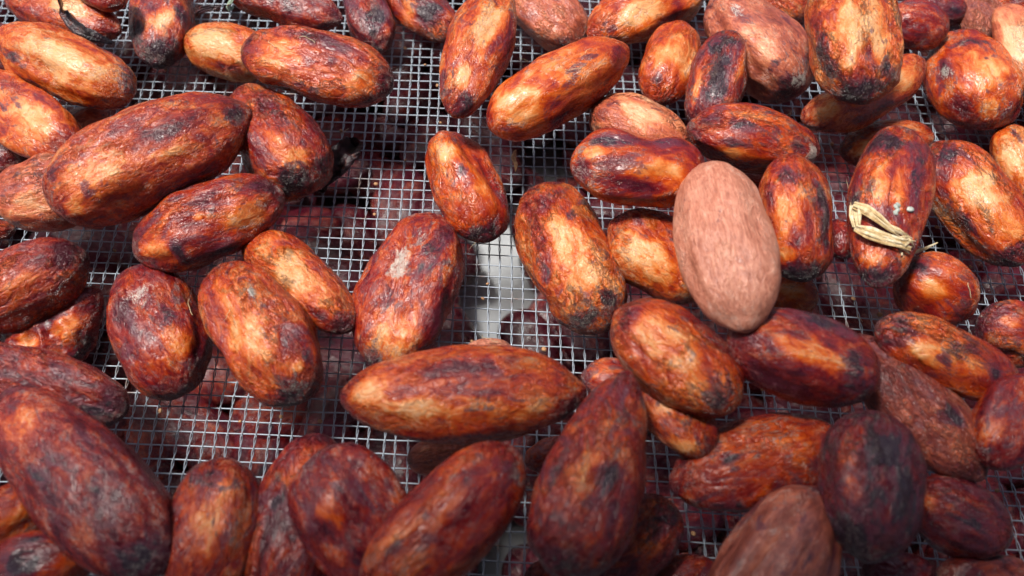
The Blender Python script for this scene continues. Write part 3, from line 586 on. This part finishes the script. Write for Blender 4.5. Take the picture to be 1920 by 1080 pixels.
for tries, p in enumerate(cand):
    dd = np.hypot(PL[:, 0] - p[0], PL[:, 1] - p[1])
    if len(dd) and dd.min() < (9.5 if tries < 7000 else 7.5): continue
    near = int((dd < 15).sum()); PL = np.vstack([PL, p])
    px, py = pix(p)
    k = len(placed) % 8; (V, F, tv), T = VAR[k]
    placed.append(p)
    loc = np.array([p[0], p[1], LOWZ + 1.0 + T / 2 + 2.6 * min(near, 5)])
    rot = Euler((random.uniform(-.3, .3), random.uniform(-.28, .28), random.uniform(0, 6.28)))
    u, v = pix(V @ np.array(rot.to_matrix()).T + loc); ok = (u >= 0) & (u < 1920) & (v >= 0) & (v < 1080)
    seen = (~cov[(v[ok] // 10).astype(int), (u[ok] // 10).astype(int)]).mean() if ok.sum() > 60 else 0
    if seen < 0.14: masked.append(((V, F, tv), loc, rot.to_matrix())); continue
    o = bpy.data.objects.new('cocoa_bean', low_me[k]); C.objects.link(o)
    o.location = loc * MM; o.rotation_euler = rot
    o.color = (0.2 + random.uniform(.03, .14), random.uniform(.14, .30) + (.16 if px < 620 and py > 740 else 0), 0.0, .6)  # tone darkened for the shade down there, lower left lightened for its sun glints
    tag(o, 'blurred cocoa bean on the pale sheet beneath the wire screen', 'cocoa bean', 'cocoa beans below the screen'); single += 1
lowm = bean_mass('bean_layer', masked, 'rest of the cocoa bean mass beneath the screen, hidden by the beans on it')
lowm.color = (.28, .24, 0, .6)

# ------------------------------------------------------------------ scraps lying on the beans
def surf(px, py, ids, lift=0.25):
    """point on the top of the named beans seen at that pixel, a little above the skin; else on the screen"""
    best = None
    for i in ids:
        wv = BY[i][0]['wv']; u, v = pix(wv); m = (u - px) ** 2 + (v - py) ** 2
        c = np.where(m < 60)[0]
        if len(c):
            j = c[np.argmin(depth(wv)[c])]
            if best is None or wv[j, 2] > best: best = wv[j, 2]
    return at(px, py, (best if best is not None else 0.4) + lift)
def ribbon(name, pts, widths, mat, parent=None, thick=0.10, grooves=5, curl=0.0, rough=0.12, seed=0, ragged=0.0, up=None):
    pts = np.asarray(pts, float); n0 = len(pts)
    s = np.linspace(0, n0 - 1, max(12, (n0 - 1) * 8 + 1)); P = np.stack([np.interp(s, range(n0), pts[:, a]) for a in range(3)], 1)
    for _ in range(2): P[1:-1] = (P[:-2] + 2 * P[1:-1] + P[2:]) / 4
    w = np.interp(s, range(n0), widths)
    t = np.gradient(P, axis=0); t /= np.linalg.norm(t, axis=1)[:, None]
    upv = np.array([0, -ST, CT]) if up is None else np.asarray(up, float)
    side = np.cross(t, upv); side /= np.linalg.norm(side, axis=1)[:, None]; nn = np.cross(side, t)
    m = 2 * grooves + 1; q = np.linspace(-1, 1, m)
    rows = []
    for i in range(len(P)):
        z = curl * w[i] * (q ** 2) + rough * (np.arange(m) % 2)
        jit = noise(np.stack([q * 2 + seed * 5.1, np.full(m, s[i] * 1.3), np.full(m, seed * 1.7)], 1))
        r = P[i] + side[i] * (q * w[i] / 2 * (1 + ragged * noise(np.array([[s[i] * 2.3, seed + .3, .5]]))))[:, None] + nn[i] * (z + jit * rough * 2)[:, None] + t[i] * (ragged * jit * 2)[:, None]
        rows.append(r)
    top = np.array(rows); bot = top - nn[:, None] * thick
    V = np.concatenate([top.reshape(-1, 3), bot.reshape(-1, 3)]); R_ = len(P); N = R_ * m
    idx = lambda i, j: i * m + j
    F = []
    for i in range(R_ - 1):
        for j in range(m - 1):
            F.append((idx(i, j), idx(i, j + 1), idx(i + 1, j + 1), idx(i + 1, j)))
            F.append((N + idx(i, j), N + idx(i + 1, j), N + idx(i + 1, j + 1), N + idx(i, j + 1)))
        for j, f in ((0, 0), (m - 1, 1)):
            a, b_ = idx(i, j), idx(i + 1, j); F.append((a, b_, N + b_, N + a) if f == 0 else (b_, a, N + a, N + b_))
    for i, f in ((0, 0), (R_ - 1, 1)):
        for j in range(m - 1):
            a, b_ = idx(i, j), idx(i, j + 1); F.append((b_, a, N + a, N + b_) if f == 0 else (a, b_, N + b_, N + a))
    c = V.mean(0)
    o = mesh_obj(name, V - c, F, mat, smooth=False)
    o.location = c * MM
    if parent: o.parent = parent; o.matrix_parent_inverse = parent.matrix_world.inverted()
    return o

# dry straw on the red brown bean
ids = ['straw_bean', 'round_r', 'crumple_red']
st0 = bpy.data.objects.new('dry_straw', None); C.objects.link(st0); st0.location = surf(1650, 430, ids) * MM
bpy.context.view_layer.update()
tag(st0, 'folded yellow strip of dry straw with a frayed end lying on a bean', 'straw')
mmpx = 0.080
def pts(l, lift): return [surf(x, y, ids, lift + dz) for x, y, dz in l]
LANES = [([(1600, 384, .9), (1625, 393, .9), (1648, 410, .8), (1672, 430, .6), (1697, 440, .4)], (7, 9, 8, 5, 3), 6),
         ([(1603, 427, .4), (1630, 436, .7), (1660, 447, .6), (1690, 455, .5), (1708, 460, .4)], (6, 11, 11, 9, 12), 8),
         ([(1603, 385, .6), (1604, 404, .5), (1607, 426, .4)], (10, 11, 8), 5)]
for m_, (path, half_w, nl) in enumerate(LANES):
    for q in range(nl):
        f_ = (q + .5) / nl * 2 - 1; l = []
        for k_, (x, y, dz) in enumerate(path):
            o_ = f_ * half_w[k_] + random.uniform(-1.2, 1.2)
            last = k_ == len(path) - 1
            l.append((x + (o_ if m_ == 2 else -.4 * o_) + (random.uniform(-12, 6) if last and m_ < 2 else 0), y + (0 if m_ == 2 else .9 * o_), dz + random.uniform(-.1, .2)))
        w_ = [2.3 * half_w[k_] / nl * .10 for k_ in range(len(path))]; w_[-1] *= .5
        ribbon('straw_fibre', pts(l, .3), w_, M_STRAW if random.random() < .62 else M_STRAW2, st0, seed=60 + 10 * m_ + q, grooves=1, thick=.12, rough=.05, ragged=.15)
ribbon('straw_fibre', [surf(1692, 476, ids, .3), at(1712, 474, 8.5), at(1735, 466, 8.8), at(1758, 455, 9.6)], [.4, .55, .5, .15], M_STRAW, st0, seed=4, grooves=1, thick=.2, rough=.05)
for n_, (a_, b_) in enumerate([((1676, 452), (1700, 470)), ((1684, 446), (1711, 447)), ((1690, 468), (1712, 450)), ((1678, 456), (1706, 476)), ((1664, 420), (1708, 446)), ((1702, 446), (1714, 462))]):
    ribbon('straw_fibre', [surf(*a_, ids, .5), surf((a_[0] + b_[0]) / 2, (a_[1] + b_[1]) / 2 - 3, ids, .9), surf(*b_, ids, .5)], [.3, .35, .15], M_STRAW, st0, seed=10 + n_, grooves=1, thick=.15, rough=.06)

for n_ in range(6):
    u0 = random.uniform(-6, 6); u1 = u0 + random.uniform(-2, 2)
    if n_ % 2: l = [(1604, 384 + u0 * .5, .95), (1628, 394 + u0, .95), (1655, 415 + u0 * .8, .8), (1690 + random.uniform(-8, 10), 442 + u1 * .8, .6)]
    else: l = [(1602 + abs(u0) * .5, 426 + u0 * .7, .6), (1632, 436 + u0, .75), (1665, 447 + u0 * .9, .6), (1704 + random.uniform(-14, 8), 458 + u1 * 1.6, .5)]
    ribbon('straw_fibre', pts(l, .35), [.08, .13, .12, .05], M_STRAW, st0, seed=40 + n_, grooves=1, thick=.12, rough=.03, ragged=.1)

# crumpled black husk beside the scabby bean
def scrap(name, A, Bq, za, zb, w, flat, cr, sd_, mat, pulls=()):
    pa, pb = at(*A, za), at(*Bq, zb); c = (pa + pb) / 2; ax = pb - pa; L = np.linalg.norm(ax); ax /= L
    y = np.cross([0, 0, 1.0], ax); y /= np.linalg.norm(y); R = np.stack([ax, y, np.cross(ax, y)], 1)
    V, F, tv = bean_shell(L, w, w * flat, 1.7, 4.5, .45, 0.12, seed=sd_, lump=2.0, crumple=cr, NU=60, NV=48)
    V[:, 2] += -.9 * w * flat * np.exp(-(V[:, 1] / (w * .30)) ** 2) * (V[:, 2] > 0)          # folded in along the middle
    V = V + (.16) * w * np.stack([noise(V * .55 + 9 * a + sd_) for a in range(3)], 1)
    V = V + .14 * w * np.stack([noise(V * 1.3 + 5 * a + sd_) for a in range(3)], 1)
    o = mesh_obj(name, V, F, mat)
    o.matrix_world = Matrix([[*R[0], c[0] * MM], [*R[1], c[1] * MM], [*R[2], c[2] * MM], [0, 0, 0, 1]])
    return o
hk = scrap('husk_fragment', (590, 356), (669, 262), 1.2, 3.6, 4.0, .6, .4, 601, M_HUSK)
tag(hk, 'crumpled black scrap of husk sticking up from the mesh', 'husk')
# dark curl of skin peeling off the tan striped bean
sk = ribbon('skin_strip', [at(108, -2, 19), surf(116, 20, ['top_long', 'tan'], .5), surf(130, 42, ['top_long', 'tan'], .4), surf(152, 58, ['tan', 'top_long'], .3), surf(182, 70, ['tan', 'top_long'], .3), surf(212, 80, ['tan', 'top_long'], .1)],
            [.9, 1.5, 2.0, 2.1, 1.7, .6], M_HUSK, thick=.3, grooves=3, curl=-.10, rough=.04, seed=22, ragged=.25)
sk.parent = BY['tan'][1]; sk.matrix_parent_inverse = BY['tan'][1].matrix_world.inverted()
# grey frayed skin in the hollow at the top
fr = ribbon('husk_fragment', [at(366, 26, 7), at(380, 17, 8.5), at(396, 14, 9), at(414, 11, 9)], [1.0, 1.4, 1.1, .4], M_HUSK, thick=.2, grooves=3, rough=.15, seed=23, ragged=.5)
tag(fr, 'frayed dark shred of husk left of the green leaf bit', 'husk')
lf = ribbon('leaf_fragment', [surf(428, -14, ['red_top'], 1.2), surf(429, 0, ['red_top'], 1.2), surf(430, 10, ['red_top'], 1.0), surf(432, 18, ['red_top'], .7)], [1.9, 1.8, 1.7, .9], M_LEAF, thick=.2, grooves=3, curl=-.1, rough=.05, seed=24, ragged=.15)
tag(lf, 'small pale green leaf bit at the top edge', 'leaf')
dg = ribbon('husk_fragment', [at(966, 281, .9), at(963, 296, .8), at(968, 310, .7), at(966, 322, .5)], [.5, 1.0, .7, .2], M_CRUMB, thick=.15, grooves=2, rough=.15, seed=25, ragged=.5)
tag(dg, 'tiny reddish flake of husk on the mesh below the golden streaked bean', 'husk')

# small crumbs: grey specks on the straw bean, pale crumbs caught on the wires
def crumb(name, p, r, mat, label, cat, group, sd_):
    V, F, tv = bean_shell(2 * r, 1.5 * r, 1.2 * r, seed=500 + sd_, lump=2.5, NU=10, NV=10)
    o = mesh_obj(name, V, F, mat); o.location = p * MM; o.rotation_euler = (random.uniform(-.4, .4), random.uniform(-.4, .4), random.uniform(0, 6))
    tag(o, label, cat, group); return o
for n_, (x, y) in enumerate([(1680, 387), (1683, 394), (1679, 399), (1684, 384), (1707, 393)]):
    crumb('grey_speck', surf(x, y, ['straw_bean'], .15), .42 if n_ < 4 else .55, M_SEED, 'tiny grey speck stuck on the bean that carries straw', 'speck', 'grey specks on the bean with straw', n_)
for n_, (x, y) in enumerate([(914, 532), (820, 160), (797, 121), (640, 245), (702, 402), (885, 640), (905, 560), (1020, 655), (300, 770), (450, 790), (600, 790), (215, 470), (235, 690), (1600, 560), (1650, 590), (1820, 500), (1560, 270), (1480, 215), (1330, 55), (1430, 730), (1300, 1000), (1870, 920), (560, 220), (760, 90), (310, 130), (527, 781), (1757, 426), (826, 230), (1008, 698), (760, 300), (705, 345), (985, 762)]):
    crumb('husk_crumb', at(x, y, .35), random.uniform(.25, .45), M_CRUMB, 'tiny pale crumb of husk caught on the mesh wires', 'crumb', 'husk crumbs on the mesh', 20 + n_)

# hair-thin plant fibres on the mesh and the beans
def fibre(p0, p1, bow, r, n_):
    t = np.linspace(0, 1, 14)[:, None]; a, b_ = np.asarray(p0), np.asarray(p1)
    sid = np.cross(b_ - a, [0, 0, 1.0]); sid /= np.linalg.norm(sid)
    P = a + (b_ - a) * t + sid * (bow * np.sin(math.pi * t) + .3 * bow * np.sin(2.7 * math.pi * t)) + np.array([0, 0, .25]) * np.sin(math.pi * t)
    v, f = tube(P, r, 4); c = v.mean(0); o = mesh_obj('plant_fibre', v - c, f, M_STRAW); o.location = c * MM
    tag(o, 'hair-thin pale plant fibre lying loose on mesh or bean', 'fibre', 'loose plant fibres')
allid = [b['id'] for b in BEANS]
for n_, (x0, y0, x1, y1, bw) in enumerate([(905, 628, 935, 640, .6), (1608, 592, 1618, 603, .2), (975, 108, 990, 112, .5), (640, 250, 652, 240, .4), (1588, 330, 1597, 386, .3), (1640, 372, 1647, 385, -.5), (1635, 350, 1640, 384, .2),
        (1815, 530, 1822, 560, .2), (1098, 100, 1112, 92, -.3), (1060, 130, 1090, 126, .5), (880, 470, 892, 455, .3), (505, 75, 520, 88, .5), (560, 70, 590, 82, -.5), (660, 130, 690, 150, .5), (420, 600, 430, 580, .3), (355, 560, 362, 590, .3)]):
    fibre(surf(x0, y0, allid, .12), surf(x1, y1, allid, .12), bw, .045, n_)
